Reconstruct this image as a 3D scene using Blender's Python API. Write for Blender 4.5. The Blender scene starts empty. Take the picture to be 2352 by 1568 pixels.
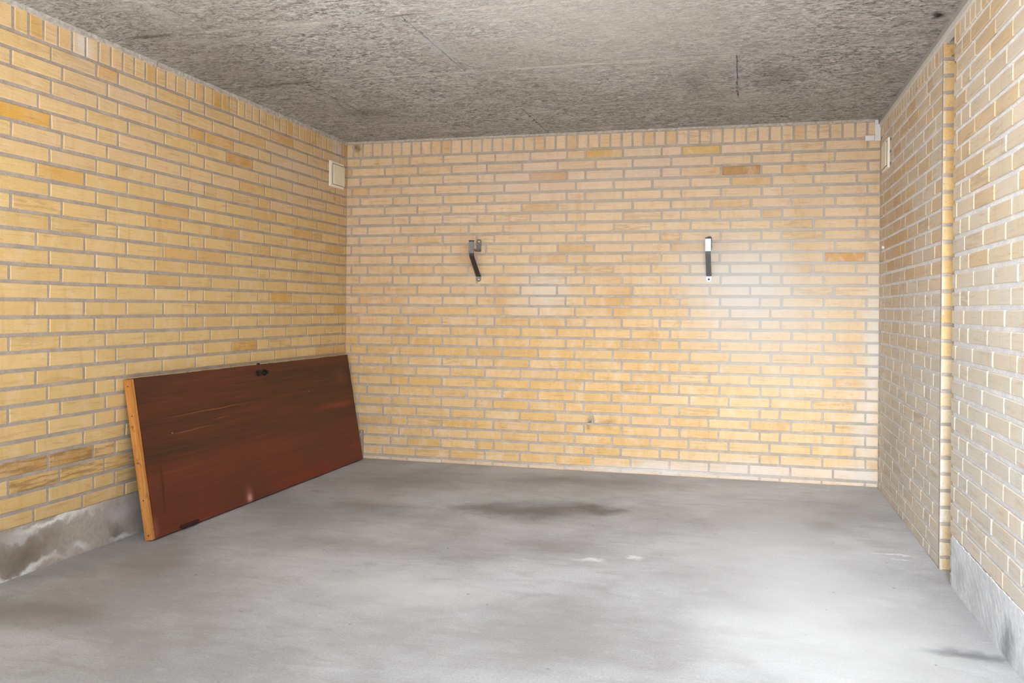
import bpy, math, random
from mathutils import Matrix, Vector
scene = bpy.context.scene
random.seed(7)
W, H, L = 3.1233, 1.9713, 3.35         # room width, ceiling height, depth towards the door opening

# ---------------------------------------------------------------- camera
YAW, ROLL = .24589, .00859
cy_, sy_, cr, sr = math.cos(YAW), math.sin(YAW), math.cos(ROLL), math.sin(ROLL)
Rv, Uv, Fv = Vector((cy_, sy_, 0)), Vector((0, 0, 1)), Vector((-sy_, cy_, 0))
right, up = cr*Rv + sr*Uv, -sr*Rv + cr*Uv
cam = bpy.data.objects.new('camera', bpy.data.cameras.new('camera'))
scene.collection.objects.link(cam)
M = Matrix.Identity(4)
for i in range(3):
    M[i][0], M[i][1], M[i][2] = right[i], up[i], -Fv[i]
M.translation = Vector((2.42471, -4.75379, .93968))
cam.matrix_world = M
cam.data.sensor_width = 36
cam.data.lens = 1906.07*36/2352
cam.data.shift_x = (1176-1231.82)/2352
cam.data.shift_y = (709.32-784)/2352
cam.data.clip_start = .01
scene.camera = cam

# ---------------------------------------------------------------- light
scene.view_settings.view_transform = 'Standard'
scene.view_settings.look = 'None'
scene.view_settings.gamma = 1
scene.view_settings.exposure = 0.22
world = bpy.data.worlds.new('daylight'); scene.world = world
world.use_nodes = True
bg = world.node_tree.nodes['Background']
bg.inputs[0].default_value = (.90, .955, 1.0, 1)
bg.inputs[1].default_value = 1.6

def area(name, loc, rot, sx, sy, power, col, spread=180):
    l = bpy.data.lights.new(name, 'AREA'); l.shape = 'RECTANGLE'
    l.size, l.size_y, l.energy, l.color = sx, sy, power, col
    l.spread = math.radians(spread)
    o = bpy.data.objects.new(name, l); scene.collection.objects.link(o)
    o.location = loc; o.rotation_euler = [math.radians(a) for a in rot]
    return o
# added area lamp outside the doorway, brightening and cooling the right-hand side
area('door_fill_lamp', (2.75, -5.1, 2.35), (65, 0, 1), 1.0, .8, 43, (.86, .93, 1.0), 75)
# sunshine on the driveway outside, bouncing up into the garage
sun = bpy.data.lights.new('sun', 'SUN'); sun.energy = 21; sun.angle = math.radians(1); sun.color = (1, .99, .98)
so = bpy.data.objects.new('sun', sun); scene.collection.objects.link(so)
so.rotation_euler = Vector((-.55, .0, -1)).to_track_quat('-Z', 'Y').to_euler()

# ---------------------------------------------------------------- node helpers
def srgb(r, g, b):
    f = lambda c: (c/12.92 if c <= .04045 else ((c+.055)/1.055)**2.4)
    return (f(r/255), f(g/255), f(b/255), 1)

class NT:
    def __init__(s, name, rough=.85, spec=.3):
        s.m = bpy.data.materials.new(name); s.m.use_nodes = True
        s.t = s.m.node_tree; s.b = s.t.nodes['Principled BSDF']
        s.b.inputs['Roughness'].default_value = rough
        s.b.inputs['Specular IOR Level'].default_value = spec
        s.co = s.t.nodes.new('ShaderNodeTexCoord').outputs['Object']
    def n(s, k): return s.t.nodes.new(k)
    def lk(s, a, b): s.t.links.new(a, b)
    def put(s, v, sock):
        if hasattr(v, 'links'): s.lk(v, sock)
        else: sock.default_value = v
    def mp(s, scale=(1, 1, 1), loc=(0, 0, 0), src=None):
        m = s.n('ShaderNodeMapping'); m.inputs['Scale'].default_value = scale
        m.inputs['Location'].default_value = loc
        s.lk(src or s.co, m.inputs['Vector']); return m.outputs[0]
    def noise(s, scale, vec=None, detail=4, rough=.6, dist=0, color=False):
        t = s.n('ShaderNodeTexNoise'); t.inputs['Scale'].default_value = scale
        t.inputs['Detail'].default_value = detail; t.inputs['Roughness'].default_value = rough
        t.inputs['Distortion'].default_value = dist
        s.lk(vec or s.co, t.inputs['Vector']); return t.outputs[1 if color else 0]
    def rng(s, v, a, b, c=0., d=1., smooth=False):
        m = s.n('ShaderNodeMapRange')
        if smooth: m.interpolation_type = 'SMOOTHSTEP'
        s.put(v, m.inputs[0])
        for i, x in enumerate((a, b, c, d)): m.inputs[i+1].default_value = x
        return m.outputs[0]
    def math(s, op, a, b=0.):
        m = s.n('ShaderNodeMath'); m.operation = op
        s.put(a, m.inputs[0]); s.put(b, m.inputs[1]); return m.outputs[0]
    def mix(s, f, a, b, mode='MIX'):
        m = s.n('ShaderNodeMix'); m.data_type = 'RGBA'; m.blend_type = mode
        s.put(f, m.inputs[0]); s.put(a, m.inputs[6]); s.put(b, m.inputs[7]); return m.outputs[2]
    def attr(s, name, fac=False):
        a = s.n('ShaderNodeAttribute'); a.attribute_name = name
        return a.outputs['Fac' if fac else 'Color']
    def warp(s, scale, amt):
        c = s.noise(scale, detail=5, color=True)
        v = s.n('ShaderNodeVectorMath'); v.operation = 'SUBTRACT'
        s.lk(c, v.inputs[0]); v.inputs[1].default_value = (.5, .5, .5)
        w = s.n('ShaderNodeVectorMath'); w.operation = 'SCALE'; s.lk(v.outputs[0], w.inputs[0]); w.inputs[3].default_value = amt
        a = s.n('ShaderNodeVectorMath'); s.lk(s.co, a.inputs[0]); s.lk(w.outputs[0], a.inputs[1])
        return a.outputs[0]
    def blob(s, src, c, r, soft=1.):
        """1 inside an ellipsoid, fading to 0 at its rim"""
        v = s.n('ShaderNodeVectorMath'); v.operation = 'SUBTRACT'; s.lk(src, v.inputs[0]); v.inputs[1].default_value = c
        w = s.n('ShaderNodeVectorMath'); w.operation = 'MULTIPLY'; s.lk(v.outputs[0], w.inputs[0])
        w.inputs[1].default_value = [1/x for x in r]
        l = s.n('ShaderNodeVectorMath'); l.operation = 'LENGTH'; s.lk(w.outputs[0], l.inputs[0])
        return s.rng(l.outputs['Value'], 1-soft, 1, 1, 0, True)
    def bump(s, h, strength, dist=.01):
        b = s.n('ShaderNodeBump'); b.inputs['Strength'].default_value = strength; b.inputs['Distance'].default_value = dist
        s.lk(h, b.inputs['Height']); s.lk(b.outputs[0], s.b.inputs['Normal'])
    def col(s, c): s.put(c, s.b.inputs['Base Color'])

def stains_and_light(k, c, src, lst):  # mixes in real stains and painted patches of light and shade
    for cen, r, colr, amt in lst:
        f = k.math('MULTIPLY', k.blob(src, cen, r), amt)
        c = k.mix(f, c, colr)
    return c

BIG = 9.
def brick_mat(name, axis, lst, fine=1., blotch=0.):
    k = NT(name, .8, .25)
    sc = (5, 5, 5); st = [70, 70, 70]
    st[axis] = 7
    g = k.noise(1, k.mp(tuple(st)), 6, .65, .6)
    big = k.noise(9, k.mp((1, 1, 1)), 3)
    grain = k.noise(220, detail=3)
    c = k.attr('bc')
    rg = k.attr('rg', True)
    c = k.mix(k.rng(big, .35, .7, 0, .32), c, srgb(232, 196, 148))
    if blotch:
        b1 = k.noise(1, k.mp((13, 13, 9)), 5, .65, .5); b2 = k.noise(1, k.mp((17, 17, 11), (4, 4, 4)), 5, .65, .5)
        c = k.mix(k.rng(b1, .50, .66, 0, blotch), c, srgb(232, 214, 196)); c = k.mix(k.rng(b2, .54, .70, 0, blotch), c, srgb(196, 148, 96))
    st2 = [26, 26, 3.]; st2[1-axis] = 1
    dr = k.noise(1, k.mp(tuple(st2)), 4)
    c = k.mix(k.rng(dr, .56, .72, 0, .30), c, srgb(190, 132, 66))
    dark = k.rng(g, .38, .22, 0, 1)
    rough = k.math('MULTIPLY', k.rng(g, .54, .42), k.math('MULTIPLY', rg, .7))
    amt = k.math('MAXIMUM', k.math('MULTIPLY', k.rng(g, .45, .30), .34*fine), rough)
    c = k.mix(amt, c, srgb(128, 92, 48))
    c = k.mix(k.rng(grain, .3, .75, 0, .2), c, srgb(250, 225, 180))
    src = k.warp(7, .14)
    c = stains_and_light(k, c, src, lst)
    k.col(c)
    h = k.math('ADD', k.math('MULTIPLY', g, 1.), k.math('MULTIPLY', grain, .35))
    k.bump(h, .55, .006)
    return k.m

def mortar_mat(name, base, lst=(), white=.25):
    k = NT(name, .95, .1)
    n1 = k.noise(14, detail=5); n2 = k.noise(180, detail=3)
    a = srgb(*base); b = srgb(*[min(255, int(x*1.14)) for x in base]); d = srgb(*[int(x*.82) for x in base])
    c = k.mix(k.rng(n1, .4, .7), a, b)
    c = k.mix(k.rng(n2, .62, .3, 0, .5), c, d)
    c = stains_and_light(k, c, k.warp(7, .14), lst)
    k.col(c); k.bump(k.math('ADD', n1, k.math('MULTIPLY', n2, .4)), .6, .006)
    return k.m

# ---------------------------------------------------------------- mesh helpers
class MB:
    def __init__(s): s.v = []; s.f = []; s.fm = []; s.c = []; s.r = []; s.sm = []
    def face(s, pts, m=0, c=(.5, .5, .5, 1), r=0., smooth=False):
        i = len(s.v); s.v += [tuple(p) for p in pts]; s.f.append(tuple(range(i, i+len(pts))))
        s.fm.append(m); s.c += [c]*len(pts); s.r += [r]*len(pts); s.sm.append(smooth)
    def mesh(s, vs, fs, m=0, smooth=False):
        i = len(s.v); s.v += [tuple(p) for p in vs]
        for f in fs: s.f.append(tuple(i+j for j in f)); s.fm.append(m); s.sm.append(smooth)
        s.c += [(.5, .5, .5, 1)]*len(vs); s.r += [0.]*len(vs)
    def box(s, lo, hi, m=0):
        x0, y0, z0 = lo; x1, y1, z1 = hi
        s.mesh([(x0,y0,z0),(x1,y0,z0),(x1,y1,z0),(x0,y1,z0),(x0,y0,z1),(x1,y0,z1),(x1,y1,z1),(x0,y1,z1)],
               [(0,3,2,1),(4,5,6,7),(0,1,5,4),(1,2,6,5),(2,3,7,6),(3,0,4,7)], m)
    def cyl(s, p, d, r, h, n=20, m=0, taper=1., dome=0.):
        p = Vector(p); d = Vector(d).normalized()
        a = d.orthogonal().normalized(); b = d.cross(a)
        rings = [(0, r), (h, r*taper)]
        if dome: rings += [(h+dome*.6, r*taper*.75), (h+dome*.9, r*taper*.4)]
        vs = []
        for hh, rr in rings:
            vs += [p+d*hh+(a*math.cos(t)+b*math.sin(t))*rr for t in [2*math.pi*i/n for i in range(n)]]
        fs = [tuple(range(n))[::-1]]
        for q in range(len(rings)-1):
            fs += [(q*n+i, q*n+(i+1) % n, (q+1)*n+(i+1) % n, (q+1)*n+i) for i in range(n)]
        fs.append(tuple((len(rings)-1)*n+i for i in range(n)))
        s.mesh(vs, fs, m)
    def build(s, name, mats, parent=None, attrs=False, bevel=0, seg=2, props=None):
        me = bpy.data.meshes.new(name); me.from_pydata(s.v, [], s.f); me.update()
        if not isinstance(mats, (list, tuple)): mats = [mats]
        for m in mats: me.materials.append(m)
        me.polygons.foreach_set('material_index', s.fm)
        if attrs:
            a = me.attributes.new('bc', 'FLOAT_COLOR', 'POINT'); a.data.foreach_set('color', [x for c in s.c for x in c])
            a = me.attributes.new('rg', 'FLOAT', 'POINT'); a.data.foreach_set('value', s.r)
        o = bpy.data.objects.new(name, me); scene.collection.objects.link(o)
        if parent: o.parent = parent
        if bevel:
            b = o.modifiers.new('bevel', 'BEVEL'); b.width = bevel; b.segments = seg; b.limit_method = 'ANGLE'
        for kk, vv in (props or {}).items(): o[kk] = vv
        return o

def tag(o, label, cat, group=None):
    o['label'] = label; o['category'] = cat
    if group: o['group'] = group
    return o
def empty(name, loc, label, cat, group=None):
    o = bpy.data.objects.new(name, None); scene.collection.objects.link(o); o.location = loc
    return tag(o, label, cat, group)
def rel(o, e):
    """parts are modelled in place; keep them there under an Empty that stands at the thing's base"""
    o.parent = e
    me = o.data
    me.transform(Matrix.Translation(-e.location)); me.update()
    return o

# ---------------------------------------------------------------- brickwork
CP, Z0 = .0607, H-.0975                # course pitch, centre of the joint under the rowlock course
S = .22
JT = .0052                              # half joint

def lerp(a, b, t): return tuple(a[i]+(b[i]-a[i])*t for i in range(3))+(1,)
def tone(kind, u, z):
    r = random.random()
    if kind == 'left':
        c = lerp(srgb(220, 188, 128), srgb(213, 178, 116), random.random())
        if z > 1.45: c = lerp(c, srgb(220, 188, 150), random.random()*.75)
        if r < .08: c = srgb(210, 168, 102)
        if r < .02: c = srgb(208, 160, 74)
    elif kind == 'back':
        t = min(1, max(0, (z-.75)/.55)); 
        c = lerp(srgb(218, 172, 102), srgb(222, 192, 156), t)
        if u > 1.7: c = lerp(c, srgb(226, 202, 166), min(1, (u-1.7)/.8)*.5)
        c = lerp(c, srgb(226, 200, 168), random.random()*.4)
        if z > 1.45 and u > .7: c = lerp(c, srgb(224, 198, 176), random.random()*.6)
        if r < .10: c = lerp(c, srgb(204, 156, 96), .45)
        if z < .035 or (z < .09 and u > 1.9): c = lerp(c, srgb(214, 194, 178), .5+.3*random.random())
    else:  # right wall: grazing door light painted as greyer bricks, paler low down
        c = lerp(srgb(204, 192, 174), srgb(196, 182, 160), random.random())
        c = lerp(c, srgb(206, 202, 196), random.random()*.5)
        if z > 1.0 and r < .35: c = lerp(c, srgb(200, 170, 132), .6)
        if z < 1.1: c = lerp(c, srgb(206, 205, 202), .45+.35*(z < .7))
    j = 1+random.uniform(-.05, .05)
    return tuple(x*j for x in c[:3])+(1,)

def special(kind, u, z):
    """single bricks that stand out in the wall: (u, z) -> colour, coarse-grain amount"""
    for kk, uu, zz, c, rg in SPECIAL:
        if kk == kind and abs(u-uu) < .09 and abs(z-zz) < .028: return srgb(*c), rg
    return None
SPECIAL = [
    ('left', -2.43, .39, (186, 142, 78), .9), ('left', -2.21, .392, (178, 132, 60), 1.), ('left', -1.99, .395, (214, 172, 110), .8),
    ('left', -2.38, .333, (206, 164, 96), 1.), ('left', -2.16, .333, (212, 172, 102), 1.), ('left', -1.96, .333, (208, 168, 98), .6),
    ('left', -2.43, 1.60, (212, 158, 48), 0), ('left', -2.0, 1.845, (206, 152, 56), 0),
    ('left', -1.2, 1.66, (204, 148, 74), .2), ('left', -1.45, 1.72, (208, 156, 78), .2),
    ('back', 2.98, 1.236, (212, 148, 60), .1), ('back', 2.245, 1.843, (214, 174, 96), 0), ('back', 1.62, 1.84, (210, 164, 88), 0),
    ('back', 2.42, 1.04, (218, 172, 88), 0), ('back', 1.35, 1.72, (196, 146, 92), .3), ('back', 2.35, 1.72, (184, 132, 84), .3)]

def brick(mb, P, u0, u1, z0, z1, depth, kind, c=None, rg=0.):
    """P(u, z, d): wall coordinates to world; d = distance behind the wall face"""
    if u1-u0 < .006 or z1-z0 < .006: return
    uc, zc = (u0+u1)/2, (z0+z1)/2
    sp = special(kind, uc, zc)
    if sp: c, rg = sp
    if c is None:
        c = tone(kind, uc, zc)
        if random.random() < .12: rg = random.random()*.5
    j = lambda a=.0011: random.uniform(-a, a)
    out = random.uniform(0, .0012)
    ch = min(.0025, (u1-u0)*.2)
    q = [(u0+j(), z0+j()), (u1+j(), z0+j()), (u1+j(), z1+j()), (u0+j(), z1+j())]
    sg = [(1, 1), (-1, 1), (-1, -1), (1, -1)]
    fr = [P(a+sx*ch, b+sz*ch, out) for (a, b), (sx, sz) in zip(q, sg)]
    md = [P(a, b, out+ch*.8) for (a, b) in q]
    bk = [P(a, b, depth+.002) for (a, b) in q]
    i = len(mb.v)
    mb.mesh(fr+md+bk, [(0, 1, 2, 3)]+[((0+n), 4+n, 4+(n+1) % 4, (n+1) % 4) for n in range(4)]
            + [(4+n, 8+n, 8+(n+1) % 4, 4+(n+1) % 4) for n in range(4)], 0)
    for n in range(i, i+12): mb.c[n] = c; mb.r[n] = rg

def course(mb, P, joints, z0, z1, ulo, uhi, depth, kind):
    js = [ulo-JT]+[a for a in sorted(joints) if ulo+.012 < a < uhi-.012]+[uhi+JT]
    js = [js[0]]+[q for p_, q in zip(js[:-1], js[1:]) if q-p_ > .012]
    for a, b in zip(js[:-1], js[1:]):
        brick(mb, P, a+JT*random.uniform(.8, 1.2), b-JT*random.uniform(.8, 1.2), z0, z1, depth, kind)

def bond(k, a0, flip, lo, hi, shift=.0):
    """joint positions of course k: even courses two stretchers and a header, odd courses all stretchers"""
    js = []
    if k % 2 == 0:
        for n in range(-30, 30):
            b = a0+n*2.5*S; js += [b, b+S, b+1.5*S]
    else:
        o = .25 if (k % 4 == 1) != flip else -.25
        js = [a0+(n+o)*S for n in range(-60, 60)]
    return [j+random.uniform(-.003, .003) for j in js if lo < j < hi]

def jz(kind, k):
    # height of the bed joint above course k; the courses of the back wall get slightly taller lower down
    if kind == 'back': return Z0-.0608*min(k, 10)-.0620*max(0, k-10)
    return Z0-(.0611 if kind == 'left' else CP)*k
def wall(name, kind, P, lo, hi, a0, flip, row0, depth, mats, zs=0., plinth=None, back=.11, quoin=None, mb=None, ends=(0, .1), finish=True):
    mb = mb or MB()
    for k in range(31):
        hj = {'back': .0068, 'right': .0072}.get(kind, .0062)
        z1 = jz(kind, k)+zs-hj; z0 = jz(kind, k+1)+zs+hj
        z0 = max(z0, .0)
        u_lo = lo
        if plinth and z1 < plinth[2]:
            # concrete plinth takes these courses between plinth[0] and plinth[1]
            segs = [(a, b) for a, b in ((lo, plinth[0]), (plinth[1], hi)) if b-a > .02]
        else: segs = [(lo, hi)]
        js = bond(k, a0, flip, lo-.3, hi+.3)
        if quoin and k % 4 == 3: js.append(quoin)
        w = random.uniform(-.001, .001)
        for a, b in segs:
            zz0 = z0
            if plinth and z0 < plinth[2] < z1 and not (a, b) == (lo, hi): zz0 = z0
            course(mb, P, js, max(zz0, plinth[2]+.002) if plinth and (a, b) == (lo, hi) and z0 < plinth[2] < z1 else zz0, z1+w, a, b, depth, kind)
    course(mb, P, row0, Z0+zs+.0058, H-.014, lo, hi, depth, kind)
    n = 60
    # mortar bed behind the bricks and a solid body
    a, b = (lo-.1, hi+.1) if kind == 'back' else (lo-ends[0], hi+ends[1])
    pts = [P(a, 0, depth), P(b, 0, depth), P(b, H+.05, depth), P(a, H+.05, depth), P(a, 0, back), P(b, 0, back), P(b, H+.05, back), P(a, H+.05, back)]
    mb.mesh(pts, [(0, 1, 2, 3), (4, 7, 6, 5), (0, 4, 5, 1), (1, 5, 6, 2), (2, 6, 7, 3), (3, 7, 4, 0)], 1)
    if plinth:
        # plinth face, gently uneven, with a ragged top edge
        nu = 90; nz = 8; vs = []; fs = []
        pr = plinth[3]
        for i in range(nu+1):
            u = plinth[0]+(plinth[1]-plinth[0])*i/nu
            top = plinth[2]+random.uniform(-.003, .003)
            for q in range(nz+1):
                vs.append(P(u, top*q/nz, -pr+random.uniform(0, .0015)))
            vs.append(P(u, top, depth))
        w_ = nz+2
        for i in range(nu):
            for q in range(nz+1):
                fs.append((i*w_+q, (i+1)*w_+q, (i+1)*w_+q+1, i*w_+q+1))
        fs.append(tuple(range(w_))+()) ; 
        mb.mesh(vs, fs, 2)
        # end faces
        for u in (plinth[0], plinth[1]):
            mb.mesh([P(u, 0, -pr+.001), P(u, plinth[2], -pr+.001), P(u, plinth[2], depth), P(u, 0, depth)], [(0, 1, 2, 3)], 2)
    if not finish: return mb
    o = mb.build(name, mats, attrs=True)
    o['kind'] = 'structure'
    return o

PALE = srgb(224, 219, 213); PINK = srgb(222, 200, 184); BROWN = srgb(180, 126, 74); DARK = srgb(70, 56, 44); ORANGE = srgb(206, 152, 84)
WHT = srgb(226, 224, 222)
back_stain_light = [
    ((1.28, 0, 1.05), (.26, BIG, .22), PALE, .55), ((1.15, 0, 1.72), (.5, BIG, .22), PINK, .5), ((1.9, 0, 1.75), (.5, BIG, .2), PINK, .5),
    ((2.42, 0, 1.08), (.42, BIG, .36), PALE, .85), ((2.6, 0, .95), (.75, BIG, .6), PALE, .4), ((3.1, 0, .75), (.08, BIG, .7), PALE, .8), ((2.18, 0, 1.2), (.22, BIG, .3), PALE, .3),  # right-hand pale patches: efflorescence plus cool door light painted into the brick
    ((1.0, 0, 1.0), (.10, BIG, .2), BROWN, .28), ((1.72, 0, 1.02), (.13, BIG, .22), ORANGE, .45), ((2.75, 0, 1.35), (.16, BIG, .4), srgb(204, 166, 112), .35),
    ((.8, 0, 1.25), (.10, BIG, .18), BROWN, .3), ((1.56, 0, .285), (.035, BIG, .05), DARK, .75), ((1.66, 0, .295), (.08, BIG, .04), BROWN, .6),
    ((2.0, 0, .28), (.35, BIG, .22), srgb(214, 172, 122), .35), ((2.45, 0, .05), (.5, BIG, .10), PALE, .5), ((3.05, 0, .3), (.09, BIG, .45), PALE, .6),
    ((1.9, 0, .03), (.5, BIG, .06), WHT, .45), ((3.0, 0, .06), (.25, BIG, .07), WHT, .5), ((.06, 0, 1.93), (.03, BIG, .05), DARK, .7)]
left_st = [
    ((0, -.22, 1.63), (BIG, .03, .03), DARK, .6), ((0, -.17, 1.60), (BIG, .02, .03), BROWN, .7), ((0, -2.0, 1.80), (BIG, .5, .12), PINK, .35),
    ((0, -2.15, 1.93), (BIG, .08, .1), PALE, .8), ((0, -.6, 1.7), (BIG, .6, .28), PINK, .4), ((0, -.12, 1.88), (BIG, .12, .15), PALE, .6)]
right_stain_shade = [
    ((W+.03, -1.45, 1.86), (.012, .05, .04), DARK, .9), ((W, -1.45, .25), (.02, .05, .3), WHT, .55),  # first blob paints the deep shadow at the top of the slot
    ((W, -.5, 1.3), (BIG, .5, .5), srgb(190, 150, 98), .4), ((W, -.4, .3), (BIG, .6, .5), srgb(178, 174, 168), .5), ((W, -1.9, .6), (BIG, .8, .5), srgb(200, 196, 182), .35)]

mt_b = mortar_mat('mortar_back', (178, 168, 158), [((2.6, 0, 1.1), (1.0, BIG, .9), srgb(206, 206, 204), .7), ((1.4, 0, 1.5), (1.2, BIG, .5), srgb(192, 184, 174), .5), ((1.9, 0, .02), (.9, BIG, .06), WHT, .6), ((2.7, 0, .9), (.7, BIG, .7), srgb(196, 194, 190), .5), ((.06, 0, 1.97), (.04, BIG, .04), DARK, .7)])  # right-hand pale patches carry the painted door light into the mortar
mt_l = mortar_mat('mortar_left', (170, 160, 152))
mt_r = mortar_mat('mortar_right', (232, 235, 243))

# concrete plinth faces
def plinth_mat(name, base, lst):
    k = NT(name, .9, .2)
    n1 = k.noise(5, detail=6); n2 = k.noise(60, detail=4); n3 = k.noise(240, detail=2)
    c = k.mix(k.rng(n1, .35, .65), srgb(*base), srgb(*[int(x*1.12) for x in base]))
    c = k.mix(k.rng(n2, .6, .3, 0, .3), c, srgb(*[int(x*.8) for x in base]))
    c = stains_and_light(k, c, k.warp(9, .16), lst)
    k.col(c); k.bump(k.math('ADD', n2, k.math('MULTIPLY', n3, .3)), .5, .006); return k.m
pl_l = plinth_mat('plinth_concrete_left', (172, 163, 154), [
    ((0, -2.38, .075), (BIG, .24, .09), srgb(128, 114, 100), .85), ((0, -1.93, .045), (BIG, .07, .045), srgb(126, 116, 110), .8),
    ((0, -1.93, .12), (BIG, .14, .05), srgb(206, 198, 204), .6), ((0, -2.25, .155), (BIG, .28, .026), srgb(240, 238, 236), 1.), ((0, -2.4, .015), (BIG, .3, .028), srgb(240, 238, 236), 1.),
    ((0, -2.12, .03), (BIG, .09, .03), WHT, .9), ((0, -1.9, .015), (BIG, .08, .02), WHT, .85), ((0, -2.4, .135), (BIG, .15, .02), srgb(208, 204, 206), .7)])
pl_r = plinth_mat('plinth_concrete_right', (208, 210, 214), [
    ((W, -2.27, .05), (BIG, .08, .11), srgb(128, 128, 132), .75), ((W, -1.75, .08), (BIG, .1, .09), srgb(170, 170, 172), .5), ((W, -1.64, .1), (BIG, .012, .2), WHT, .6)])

bm_l = brick_mat('yellow_brick_left', 1, left_st, 1., .22)
bm_b = brick_mat('yellow_brick_back', 0, back_stain_light, 1., .42)
bm_r = brick_mat('light_greyed_brick_right', 1, right_stain_shade)

rb = [.043, .107]
while rb[-1] < 1.70: rb.append(rb[-1]+.0649)
while rb[-1] < W: rb.append(rb[-1]+.0633)
rl = [-L+.0645*i for i in range(90)]
rr = [-L+.0640*i for i in range(90)]
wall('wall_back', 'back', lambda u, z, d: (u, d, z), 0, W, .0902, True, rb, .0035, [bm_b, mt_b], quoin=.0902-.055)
wall('wall_left', 'left', lambda u, z, d: (-d, u, z), -L, 0, -2.2865, False, rl, .0035, [bm_l, mt_l, pl_l], plinth=(-L, -.0, .172, .001))
# the right wall is interrupted by a narrow upright slot; its far cheek faces the daylight
SY0, SY1, SD = -1.605, -1.452, .20
PR = lambda u, z, d: (W+d, u, z)
AR = -2.043-S*1.5-S
mr = wall('', 'right', PR, SY1, 0, AR, False, rr, .0065, None, zs=-.008, back=.3, mb=MB(), ends=(-.004, .1), finish=False)
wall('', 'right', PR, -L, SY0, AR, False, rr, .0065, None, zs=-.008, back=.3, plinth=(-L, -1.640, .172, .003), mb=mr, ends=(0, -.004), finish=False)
def cheek(u, z, d): return (W+u, SY1+d, z)
for kk in range(-1, 31):
    z1 = min(Z0-.008-kk*CP-.0062, H-.012); z0 = max(Z0-.008-(kk+1)*CP+.0062, .0)
    c = lerp(srgb(218, 184, 128), srgb(208, 166, 106), random.random())
    if z0 < .75: c = lerp(c, srgb(222, 212, 190), .5*random.random()+.3)
    brick(mr, cheek, .0005, .098, z0, z1, .006, 'cheek', c=c)
    brick(mr, cheek, .108, .2, z0, z1, .006, 'cheek', c=c)
mr.box((W-.0002, SY1+.0035, 0), (W+SD, SY1+.02, H+.04), 3)
mr.box((W+SD, SY0-.02, 0), (W+.3, SY1+.02, H+.05), 1)
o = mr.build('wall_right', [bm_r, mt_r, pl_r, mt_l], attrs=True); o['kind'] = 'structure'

# ---------------------------------------------------------------- floor
k = NT('worn_concrete_floor', .75, .25)
a = k.noise(1.3, detail=7, rough=.62); b = k.noise(1, k.mp((5, 14, 5)), 6, .65, .8); f = k.noise(150, detail=3); e = k.noise(1, k.mp((18, 60, 18)), 5, .7)
c = k.mix(k.rng(a, .36, .66, smooth=True), srgb(160, 158, 158), srgb(190, 190, 192))
c = k.mix(k.rng(b, .52, .30, 0, .45), c, srgb(146, 141, 139))
c = k.mix(k.rng(e, .56, .76, 0, .4), c, srgb(206, 205, 205))
c = k.mix(k.rng(f, .62, .3, 0, .34), c, srgb(122, 118, 114))
src = k.warp(3.2, .42); s2 = k.warp(14, .10)
OIL = srgb(92, 86, 80); GR = srgb(128, 123, 119)
for cen, r, cc, am in [((1.5, -.98, 0), (.45, .28, BIG), OIL, .7), ((1.78, -.93, 0), (.22, .17, BIG), OIL, .75), ((1.25, -1.02, 0), (.24, .16, BIG), OIL, .5), ((2.55, -1.5, 0), (.55, 1.3, BIG), srgb(206, 206, 207), .55),  # broad pale blobs on the right paint the pool of door light
                       ((.72, -1.15, 0), (.3, .16, BIG), GR, .6), ((.7, -.5, 0), (.7, .35, BIG), GR, .55), ((1.5, -.3, 0), (1.0, .22, BIG), GR, .65),
                       ((.35, -2.7, 0), (.6, .22, BIG), GR, .75), ((1.0, -1.75, 0), (.8, .14, BIG), GR, .35), ((1.7, -1.55, 0), (.35, .2, BIG), GR, .5),
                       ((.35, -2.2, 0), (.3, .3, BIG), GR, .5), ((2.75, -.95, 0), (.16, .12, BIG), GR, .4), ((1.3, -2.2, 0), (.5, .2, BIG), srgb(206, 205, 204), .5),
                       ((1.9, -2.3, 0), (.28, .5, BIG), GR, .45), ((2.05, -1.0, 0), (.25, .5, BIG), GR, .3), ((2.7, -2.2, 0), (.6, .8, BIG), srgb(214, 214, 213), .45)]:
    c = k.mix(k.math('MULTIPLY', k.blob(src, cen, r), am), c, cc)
for cen, r, cc, am in [((1.88, -1.68, 0), (.08, .035, BIG), WHT, .8), ((2.03, -1.6, 0), (.05, .03, BIG), WHT, .8), ((2.99, -1.3, 0), (.10, .014, BIG), WHT, .9), ((3.0, -1.36, 0), (.08, .01, BIG), WHT, .8),
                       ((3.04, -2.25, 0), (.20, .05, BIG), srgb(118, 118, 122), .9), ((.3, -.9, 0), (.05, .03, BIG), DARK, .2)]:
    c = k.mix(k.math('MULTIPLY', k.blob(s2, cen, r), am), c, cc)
vo = k.n('ShaderNodeTexVoronoi'); vo.inputs['Scale'].default_value = 9; k.lk(k.warp(30, .03), vo.inputs['Vector'])
c = k.mix(k.rng(vo.outputs['Distance'], .05, .03, 0, .6), c, srgb(104, 98, 92))
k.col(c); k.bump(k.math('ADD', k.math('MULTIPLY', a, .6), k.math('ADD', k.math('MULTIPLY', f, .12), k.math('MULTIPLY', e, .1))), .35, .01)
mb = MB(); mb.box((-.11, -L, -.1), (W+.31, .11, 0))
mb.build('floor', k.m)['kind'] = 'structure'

k = NT('driveway_concrete', .9, .2); n = k.noise(3, detail=6)
k.col(k.mix(n, srgb(180, 178, 174), srgb(210, 208, 204)))
mb = MB(); mb.box((-12, -16, -.1), (15, -L-.001, -.012)); mb.build('ground', k.m)['kind'] = 'structure'

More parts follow.
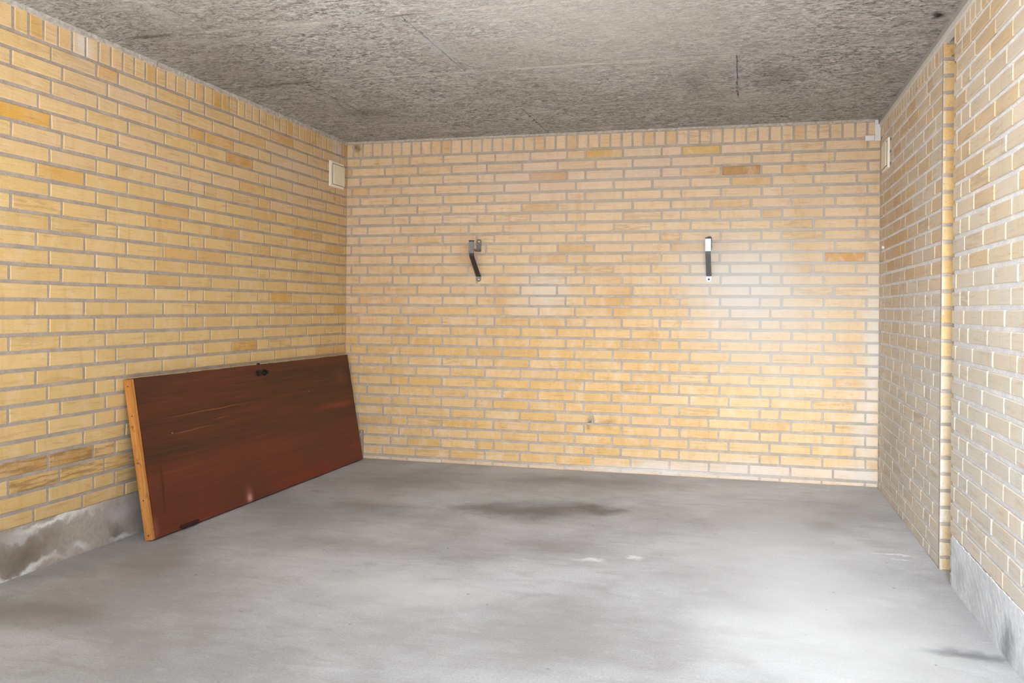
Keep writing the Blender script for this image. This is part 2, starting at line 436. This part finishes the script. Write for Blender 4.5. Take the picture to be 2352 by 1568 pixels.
# ---------------------------------------------------------------- ceiling: wood-wool slabs with rough butt joints
k = NT('wood_wool_ceiling', .95, .1)
st = k.mp((24, 46, 30)); wv = k.noise(1, st, 7, .72, 1.6)
st3 = k.mp((48, 110, 60)); w3 = k.noise(1, st3, 4, .7, 1.2)
lg = k.noise(1.6, detail=4); md = k.noise(1, k.mp((4, 7, 4)), 5)
c = k.mix(k.rng(wv, .38, .60), srgb(112, 106, 101), srgb(240, 239, 238))
c = k.mix(k.rng(w3, .54, .70, 0, .85), c, srgb(250, 246, 240))
c = k.mix(k.rng(w3, .45, .30, 0, .85), c, srgb(58, 50, 44))
c = k.mix(k.rng(lg, .40, .62, 0, .35), c, srgb(178, 172, 163))
c = k.mix(k.rng(md, .52, .68, 0, .5), c, srgb(226, 222, 218))
src = k.warp(8, .1)
for cen, r, cc, am in [((1.9, -1.9, H), (1.1, 1.3, BIG), srgb(236, 232, 226), .6), ((.3, -1.6, H), (.7, 1.2, BIG), srgb(128, 114, 100), .35), ((3.08, -1.62, H), (.03, .05, BIG), srgb(30, 24, 20), .95), ((2.55, -.95, H), (.16, .3, BIG), srgb(110, 98, 88), .4), ((2.2, -.95, H), (.12, .3, BIG), srgb(110, 98, 88), .3),  # broad pale centre and darker left paint the light falloff into the slabs
                       ((.5, -.7, H), (.25, .2, BIG), srgb(90, 80, 72), .35), ((1.25, -2.02, H), (.14, .02, BIG), srgb(50, 42, 36), .8), ((1.24, -1.65, H), (.05, .35, BIG), srgb(214, 212, 214), .6), ((2.385, -.95, H), (.025, .32, BIG), srgb(204, 204, 208), .5), ((1.8, -1.31, H), (.9, .03, BIG), srgb(226, 218, 208), .6), ((.9, -2.03, H), (.5, .035, BIG), srgb(222, 214, 206), .5), ((.42, -2.35, H), (.03, .25, BIG), srgb(226, 222, 218), .5), ((1.9, -.62, H), (.9, .02, BIG), srgb(200, 192, 184), .4),
                       ((.2, -2.02, H), (.2, .03, BIG), srgb(70, 60, 52), .6), ((.3, -1.3, H), (.3, .03, BIG), srgb(70, 60, 52), .5)]:
    c = k.mix(k.math('MULTIPLY', k.blob(src, cen, r), am), c, cc)
sw = k.warp(26, .035); br = k.rng(k.noise(7, detail=4), .40, .56)
LT = srgb(238, 232, 224); BL = srgb(206, 206, 212); DK = srgb(44, 37, 32)
for cen, r, cc, am in [((1.5, -1.31, H), (1.7, .022, BIG), LT, .7), ((1.3, -2.027, H), (1.5, .028, BIG), LT, .6), ((1.9, -.62, H), (1.2, .016, BIG), LT, .45),
                       ((1.235, -1.66, H), (.022, .37, BIG), BL, .7), ((2.385, -.96, H), (.02, .36, BIG), BL, .7), ((.465, -2.4, H), (.02, .34, BIG), LT, .6), ((.45, -.96, H), (.012, .3, BIG), DK, .4),
                       ((1.2, -2.03, H), (.22, .010, BIG), DK, .9), ((.15, -2.03, H), (.25, .012, BIG), DK, .7), ((.42, -1.31, H), (.2, .012, BIG), DK, .7), ((1.25, -1.45, H), (.012, .12, BIG), DK, .6)]:
    c = k.mix(k.math('MULTIPLY', k.math('MULTIPLY', k.blob(sw, cen, r), br), am), c, cc)
k.col(c); k.bump(k.math('ADD', wv, k.math('MULTIPLY', w3, .7)), .9, .02)
ceil_m = k.m
k = NT('slab_joint_filler', .95, .1); n = k.noise(1, k.mp((20, 20, 20)), 5)
k.col(k.mix(k.rng(n, .42, .6), srgb(90, 82, 74), srgb(200, 194, 186))); k.bump(n, .8, .01); join_m = k.m
mb = MB()
rows = [(-.006+.0, -.62), (-.62, -1.31), (-1.31, -2.025), (-2.025, -2.73), (-2.73, -L)]
cuts = [[1.30], [.45, 2.385], [1.235], [.465, 2.38], [1.235], [.46, 2.38], [1.24], [.45, 2.38]]
for (ya, yb), cs in zip(rows, cuts):
    xs = [-.05]+cs+[W+.25]
    for xa, xb in zip(xs[:-1], xs[1:]):
        z = H+random.uniform(0, .002); g = 0; ch = .0015
        x0, x1, y0, y1 = xa+g, xb-g, yb+g, (ya-g if ya < -.01 else .05)
        # irregular edges: outline with many points, chamfered
        def ring(off, zz):
            pts = []
            for (p, q) in (((x0, y0), (x1, y0)), ((x1, y0), (x1, y1)), ((x1, y1), (x0, y1)), ((x0, y1), (x0, y0))):
                nn = max(3, int(math.hypot(q[0]-p[0], q[1]-p[1])/.03))
                for i in range(nn): pts.append((p[0]+(q[0]-p[0])*i/nn, p[1]+(q[1]-p[1])*i/nn))
            cx0, cy0 = (x0+x1)/2, (y0+y1)/2
            return pts
        base = ring(0, 0)
        jit = [random.choice((0, 0, .001, .002)) if random.random() < .82 else random.uniform(.003, .010) for _ in base]
        def inset(pts, o, zz):
            out = []
            for (px, py), jj in zip(pts, jit):
                d = o+jj
                out.append((min(max(px, x0+d), x1-d), min(max(py, y0+d), y1-d), zz))
            return out
        r1 = inset(base, ch, z); r2 = inset(base, 0, z+.0035); r3 = [(px, py, H+.06) for px, py, _ in r2]
        nn = len(base)
        fs = [tuple(range(nn))[::-1]]
        for q in (0, nn): fs += [(q+i, q+(i+1) % nn, q+nn+(i+1) % nn, q+nn+i) for i in range(nn)]
        mb.mesh(r1+r2+r3, fs, 0)
mb.box((-.11, -L, H+.010), (W+.31, .11, H+.12), 1)
mb.build('ceiling', [ceil_m, join_m])['kind'] = 'structure'

# rough mortar pointing between wall heads and ceiling
k = NT('head_joint_mortar', .95, .1); n = k.noise(60, detail=5)
k.col(k.mix(k.rng(n, .35, .65), srgb(170, 162, 152), srgb(204, 198, 190))); k.bump(n, .8, .008); head_m = k.m
def head_joint(name, P, lo, hi, hgt, out):
    mb = MB(); n = int((hi-lo)/.018); vs = []; fs = []
    a = 0
    for i in range(n+1):
        u = lo+(hi-lo)*i/n; a = .75*a+random.uniform(-.0035, .0035)
        h = hgt+a; o_ = out+random.uniform(-.001, .0015)
        vs += [P(u, H-h, .003), P(u, H-h+.002, -o_*.6), P(u, H-.001, -o_), P(u, H+.004, -o_), P(u, H+.004, .01)]
    for i in range(n):
        for q in range(4): fs.append((i*5+q, (i+1)*5+q, (i+1)*5+q+1, i*5+q+1))
    mb.mesh(vs, fs); mb.build(name, head_m)['kind'] = 'structure'
head_joint('trim_1', lambda u, z, d: (-d, u, z), -L, 0, .018, .006)
head_joint('trim_2', lambda u, z, d: (u, d, z), .0, W-.04, .012, .003)

# ceiling trim on the right wall: grey upper fillet, white lower strip
def plain(name, col, rough=.5, metal=0., spec=.4, var=.08, sc=40, bump=.0):
    k = NT(name, rough, spec); n = k.noise(sc, detail=4)
    c = srgb(*col); d = tuple(x*(1-var*2) for x in c[:3])+(1,)
    k.col(k.mix(k.rng(n, .35, .65), d, c)); k.b.inputs['Metallic'].default_value = metal
    if bump: k.bump(n, bump, .004)
    return k.m
white_pvc = plain('white_plastic', (236, 236, 234), .35, var=.03)
grey_fil = plain('grey_fillet', (176, 170, 164), .8, var=.07)
strip = plain('off_white_strip', (214, 212, 207), .6, var=.05)
mb = MB(); mb.box((W-.004, -L, 1.948), (W+.02, -.001, H+.004)); mb.build('trim_3', grey_fil)['kind'] = 'structure'
mb = MB(); mb.box((W-.007, -L, 1.925), (W+.02, -.001, 1.948)); mb.build('trim_4', strip, bevel=.002)['kind'] = 'structure'

# ---------------------------------------------------------------- white trunking in the back right corner
e = empty('cable_trunking', (W-.018, -.001, 1.853), 'small white L-shaped plastic cable trunking below the ceiling in the back right corner', 'trunking')
mb = MB(); mb.box((W-.030, -.016, 1.853), (W-.001, -.0, 1.942)); rel(mb.build('trunking_body', white_pvc, bevel=.0015), e)
mb = MB(); mb.box((W-.078, -.012, 1.856), (W-.031, -.0, 1.884)); rel(mb.build('side_outlet', white_pvc, bevel=.0015), e)
mb = MB(); mb.box((W-.030, -.013, 1.943), (W-.013, -.0, 1.966)); rel(mb.build('upper_sleeve', white_pvc, bevel=.0015), e)

# ---------------------------------------------------------------- cream cover plates
cream = plain('cream_plastic', (250, 246, 230), .45, var=.03, sc=8)
cream_d = plain('cream_lid', (248, 240, 216), .5, var=.05, sc=10)
slot = plain('dark_gap', (112, 98, 78), .9)
def plate(x, sgn, ya, yb, za, zb, label, tilt=0.):
    e = empty('junction_box', (x, (ya+yb)/2, za), label, 'junction box', 'cream cover plates near the back corners')
    X = lambda d: x+sgn*d
    def bx(d0, d1, y0, y1, z0, z1, name, m, bev=.0015):
        mb = MB(); a, b = sorted((X(d0), X(d1))); mb.box((a, y0, z0), (b, y1, z1)); o = mb.build(name, m, bevel=bev); rel(o, e); return o
    bx(-.001, .010, ya, yb, za, zb, 'back_plate', cream, .003)
    w = yb-ya; h = zb-za
    bx(.009, .0108, ya+.027, yb-.006, za+.014, zb-.013, 'seam', slot, 0)
    o = bx(.010, .016, ya+.032, yb-.002, za+.017, zb-.017, 'lid', cream_d, .002)
    return e
plate(0, 1, -.230, -.056, 1.668, 1.822, 'cream plastic cover plate high on the left wall beside the back corner')
plate(W, -1, -.300, -.130, 1.662, 1.815, 'thin cream cover plate on the right wall just below the white trunking')

mb = MB(); mb.cyl((W+.002, -.135, 1.275), (-1, 0, 0), .009, .010, dome=.003)
o = mb.build('wall_plug', white_pvc); tag(o, 'tiny white plastic plug in the right wall near the back corner', 'wall plug')
o.data.transform(Matrix.Translation((0, 0, 0)))

# ---------------------------------------------------------------- steel brackets on the back wall
def strap(path, w, t, name, m, parent, xc):
    """flat strip of width w (along x) following path of (y, z) points, thickness t"""
    P = [Vector((0, a, b)) for a, b in path]; n = len(P); vs = []
    for i, p in enumerate(P):
        d = ((P[i+1]-p) if i < n-1 else (p-P[i-1])).normalized()
        d0 = ((p-P[i-1]) if i else d).normalized()
        tt = (d+d0).normalized(); nn = Vector((0, -tt.z, tt.y))*t/2/max(.5, tt.dot(d))
        for sx in (-w/2, w/2):
            vs.append((xc+sx, p.y+nn.y, p.z+nn.z)); vs.append((xc+sx, p.y-nn.y, p.z-nn.z))
    fs = [(0, 2, 3, 1), tuple(4*(n-1)+i for i in (0, 1, 3, 2))]
    for i in range(n-1):
        a = 4*i; b = a+4
        fs += [(a, a+1, b+1, b), (a+2, b+2, b+3, a+3), (a, b, b+2, a+2), (a+1, a+3, b+3, b+1)]
    mb = MB(); mb.mesh(vs, fs); o = mb.build(name, m, bevel=.001); rel(o, parent); return o
def tab(xc, z0, z1, w, round_up, name, m, parent):
    """screw tab lying on the wall with one rounded end"""
    r = w/2; pts = []
    zc = z1-r if round_up else z0+r
    arc = [(xc+r*math.cos(t), zc+(r if round_up else -r)*math.sin(t)) for t in [math.pi*i/14 for i in range(15)]]
    zf = z0 if round_up else z1
    pts = arc+[(xc-r, zf), (xc+r, zf)]
    nn = len(pts); vs = [(a, -.0055, b) for a, b in pts]+[(a, .001, b) for a, b in pts]
    fs = [tuple(range(nn)), tuple(range(nn, 2*nn))[::-1]]+[(i, (i+1) % nn, nn+(i+1) % nn, nn+i) for i in range(nn)]
    mb = MB(); mb.mesh(vs, fs); o = mb.build(name, m, bevel=.0008); rel(o, parent); return o
def bracket(xc, steel, strut_m, tab_m, screw_m, low_screw, label):
    e = empty('wall_bracket', (xc, 0, 1.098), label, 'wall bracket', 'steel storage brackets on the back wall')
    w = .029; D = -.140
    strap([(D-.002, 1.333), (D, 1.300), (D+.001, 1.262), (D+.006, 1.248), (D+.014, 1.238), (-.012, 1.138), (-.004, 1.132)], w, .005, 'strut', strut_m, e, xc)
    strap([(D-.0045, 1.331), (D-.0038, 1.300), (D-.0035, 1.262)], w+.002, .003, 'face_strip', steel, e, xc)
    strap([(D, 1.288), (-.0075, 1.283), (-.0035, 1.290)], w, .005, 'arm', steel, e, xc)
    tab(xc, 1.282, 1.356, w, True, 'upper_tab', tab_m[0], e)
    tab(xc, 1.100, 1.137, w, False, 'lower_tab', tab_m[1], e)
    mb = MB(); mb.box((xc-w/2-.0015, D-.006, 1.331), (xc+w/2+.0015, D+.004, 1.337)); rel(mb.build('end_cap', black, bevel=.001), e)
    mb = MB(); mb.cyl((xc, -.004, 1.342), (0, -1, 0), .0075, .003, dome=.003); rel(mb.build('screw', screw_m), e)
    mb = MB(); mb.cyl((xc, -.004, 1.114), (0, -1, 0), .0075 if low_screw is screw_m else .005, .003, dome=.003); rel(mb.build('screw', low_screw), e)
    return e
black = plain('black_rubber', (34, 34, 38), .6)
steel_d = plain('dull_galvanised_steel', (140, 140, 138), .5, .4, var=.18, sc=120, bump=.2)
steel_k = plain('dark_weathered_steel', (74, 70, 66), .55, .3, var=.2, sc=90, bump=.2)
steel_l = plain('bright_galvanised_steel', (226, 230, 238), .5, .1, var=.06, sc=90)
steel_g = plain('grey_steel', (112, 118, 118), .55, .3, var=.08, sc=60)
brass = plain('brass_screw', (222, 190, 130), .3, .8)
bracket(.873, steel_d, steel_k, (steel_d, steel_d), brass, brass, 'dark steel bracket with brass screws on the back wall, left one of two')
bracket(2.229, steel_l, steel_g, (steel_g, steel_l), steel_k, black, 'pale galvanised steel bracket on the back wall, right one of two')

# ---------------------------------------------------------------- leaning wooden door panel
k = NT('dark_mahogany_veneer', .42, .35)
gr = k.noise(1, k.mp((3, 2.2, 90)), 6, .65, .6); bd = k.noise(1, k.mp((1, .8, 9)), 4, .55, .4); lw = k.noise(2.2, detail=3)
fn = k.noise(300, detail=2)
zc = k.n('ShaderNodeSeparateXYZ'); k.lk(k.co, zc.inputs[0])
c = k.mix(k.rng(bd, .38, .62), srgb(64, 34, 23), srgb(92, 43, 27))
low = k.rng(zc.outputs[2], .34, .22, 0, .55, True)
c = k.mix(low, c, srgb(122, 52, 28))
c = k.mix(k.rng(gr, .5, .72, 0, .4), c, srgb(138, 66, 36))
c = k.mix(k.rng(gr, .44, .28, 0, .5), c, srgb(44, 24, 18))
c = k.mix(k.rng(lw, .45, .68, 0, .45), c, srgb(78, 46, 32))
k2 = k.warp(4, .06)
for cen, r, cc, am in [((0, .72, .36), (BIG, .4, .03), srgb(146, 66, 36), .6), 
                       ((0, -.85, .20), (BIG, .012, .16), srgb(40, 20, 14), .7), ((0, .80, .52), (BIG, .12, .07), srgb(120, 72, 56), .5), ((0, .30, .03), (BIG, .6, .05), srgb(130, 46, 24), .5),
                       ((0, .93, .3), (BIG, .02, .5), srgb(58, 34, 26), .8), ((0, -.93, .03), (BIG, .05, .07), srgb(168, 96, 80), .5)]:
    c = k.mix(k.math('MULTIPLY', k.blob(k2, cen, r), am), c, cc)
k3 = k.warp(3, .02)
for cen, r, am in [((0, -.45, .47), (BIG, .45, .0035), .45), ((0, -.62, .40), (BIG, .22, .0025), .6), ((0, -.40, .425), (BIG, .10, .002), .6), ((0, .55, .52), (BIG, .25, .002), .3)]:
    c = k.mix(k.math('MULTIPLY', k.blob(k3, cen, r), am), c, srgb(190, 110, 64))
c = k.mix(k.math('MULTIPLY', k.blob(k.co, (.03, -.27, .03), (BIG, .05, .07)), .35), c, srgb(190, 120, 100))
c = k.mix(k.math('MULTIPLY', k.blob(k.co, (.03, -.27, .022), (BIG, .03, .03)), .7), c, srgb(224, 170, 160))
# small scratches and nicks
vo = k.n('ShaderNodeTexVoronoi'); vo.inputs['Scale'].default_value = 1; k.lk(k.mp((5, 6, 11)), vo.inputs['Vector'])
c = k.mix(k.rng(vo.outputs['Distance'], .035, .02, 0, .8), c, srgb(200, 140, 90))
k.col(c); k.bump(k.math('ADD', k.math('MULTIPLY', gr, .5), fn), .12, .003); wood = k.m
k = NT('pale_edge_lipping', .6, .3)
g = k.noise(1, k.mp((60, 60, 5)), 5); d2 = k.noise(22, detail=4)
c = k.mix(k.rng(g, .35, .65), srgb(176, 112, 50), srgb(206, 144, 78)); c = k.mix(k.rng(d2, .60, .72, 0, .8), c, srgb(90, 48, 24))
k.col(c); k.bump(g, .3, .004); lip = k.m
ang = math.atan2(.110, .640); LEN = math.hypot(.110, .640); T = .036
e = empty('wooden_door_panel', (.112, -.975, .0), 'dark reddish brown wooden door panel lying sideways, leaning against the left wall', 'door panel')
e.rotation_euler = (0, -ang, 0)
def lb(name, lo, hi, m, bev=.0015, jag=0):
    mb = MB(); mb.box(lo, hi); o = mb.build(name, m, parent=e, bevel=bev); return o
# panel board with slightly worn, uneven outline
mb = MB(); pts = []
y0, y1 = -.925, .932
def edge(p, q, n, a):
    for i in range(n):
        t = i/n; j = random.uniform(-a, a) if i else 0
        if abs(q[0]-p[0]) > abs(q[1]-p[1]): pts.append((p[0]+(q[0]-p[0])*t, p[1]+(q[1]-p[1])*t+j))
        else: pts.append((p[0]+(q[0]-p[0])*t+j, p[1]+(q[1]-p[1])*t))
edge((y0, .001), (y1, .001), 40, .0008); edge((y1, .001), (y1-.004, LEN), 26, .0025); edge((y1-.004, LEN), (y0, LEN), 50, .0012); edge((y0, LEN), (y0, .001), 10, 0)
nn = len(pts); vs = [(T, a, b) for a, b in pts]+[(0, a, b) for a, b in pts]
mb.mesh(vs, [tuple(range(nn)), tuple(range(nn, 2*nn))[::-1]]+[(i, nn+i, nn+(i+1) % nn, (i+1) % nn) for i in range(nn)])
mb.build('panel', wood, parent=e)
o = lb('edge_lipping', (.0, -.945, .0), (T-.002, -.926, LEN-.002), lip, .002); o['label'] = 'pale orange-brown wooden edge strip'
for zz in (.02, .16, .31, .5, .62):
    mb = MB(); mb.cyl((T*.5, -.944, zz), (0, -1, 0), .003, .0015, 10); mb.build('nail_head', steel_k, parent=e)
# latch near the top edge: rose, spindle and a side keeper
iron = plain('black_iron', (30, 26, 26), .5, .4, spec=.5)
lt = MB(); lt.cyl((T-.001, .005, .606), (1, 0, 0), .017, .006, dome=.004); latch = lt.build('latch', iron, parent=e); latch['label'] = 'black iron latch'
mb = MB(); mb.box((T+.003, -.050, .600), (T+.010, .030, .611)); mb.build('latch_bar', iron, parent=latch, bevel=.002)
mb = MB(); mb.box((T-.001, -.062, .592), (T+.012, -.045, .620)); mb.build('keeper', iron, parent=latch, bevel=.002)
mb = MB(); mb.cyl((T+.009, .005, .606), (1, 0, 0), .008, .010, dome=.004); mb.build('spindle', iron, parent=latch)
mb = MB(); mb.cyl((T*.5, -.015, LEN-.002), (0, 0, 1), .008, .008, dome=.003); mb.build('top_pin', iron, parent=e)
mb = MB(); mb.box((T-.001, -.775, .003), (T+.012, -.665, .016)); mb.build('bottom_fitting', plain('rusty_brown_iron', (62, 34, 28), .7, .2), parent=e, bevel=.003)

# ---------------------------------------------------------------- concrete stub in the back left corner
k = NT('speckled_concrete', .95, .1); n = k.noise(230, detail=2); n2 = k.noise(20)
c = k.mix(k.rng(n, .4, .6), srgb(128, 118, 106), srgb(186, 178, 166)); c = k.mix(k.rng(n2, .5, .7, 0, .3), c, srgb(150, 140, 128))
k.col(c); k.bump(n, .5, .004)
mb = MB(); mb.box((.0015, -.024, 0), (.131, -.0005, .178))
o = mb.build('concrete_block', k.m, bevel=.004)
tag(o, 'small upright grey concrete block in the back left corner, mostly behind the leaning wooden panel', 'block')
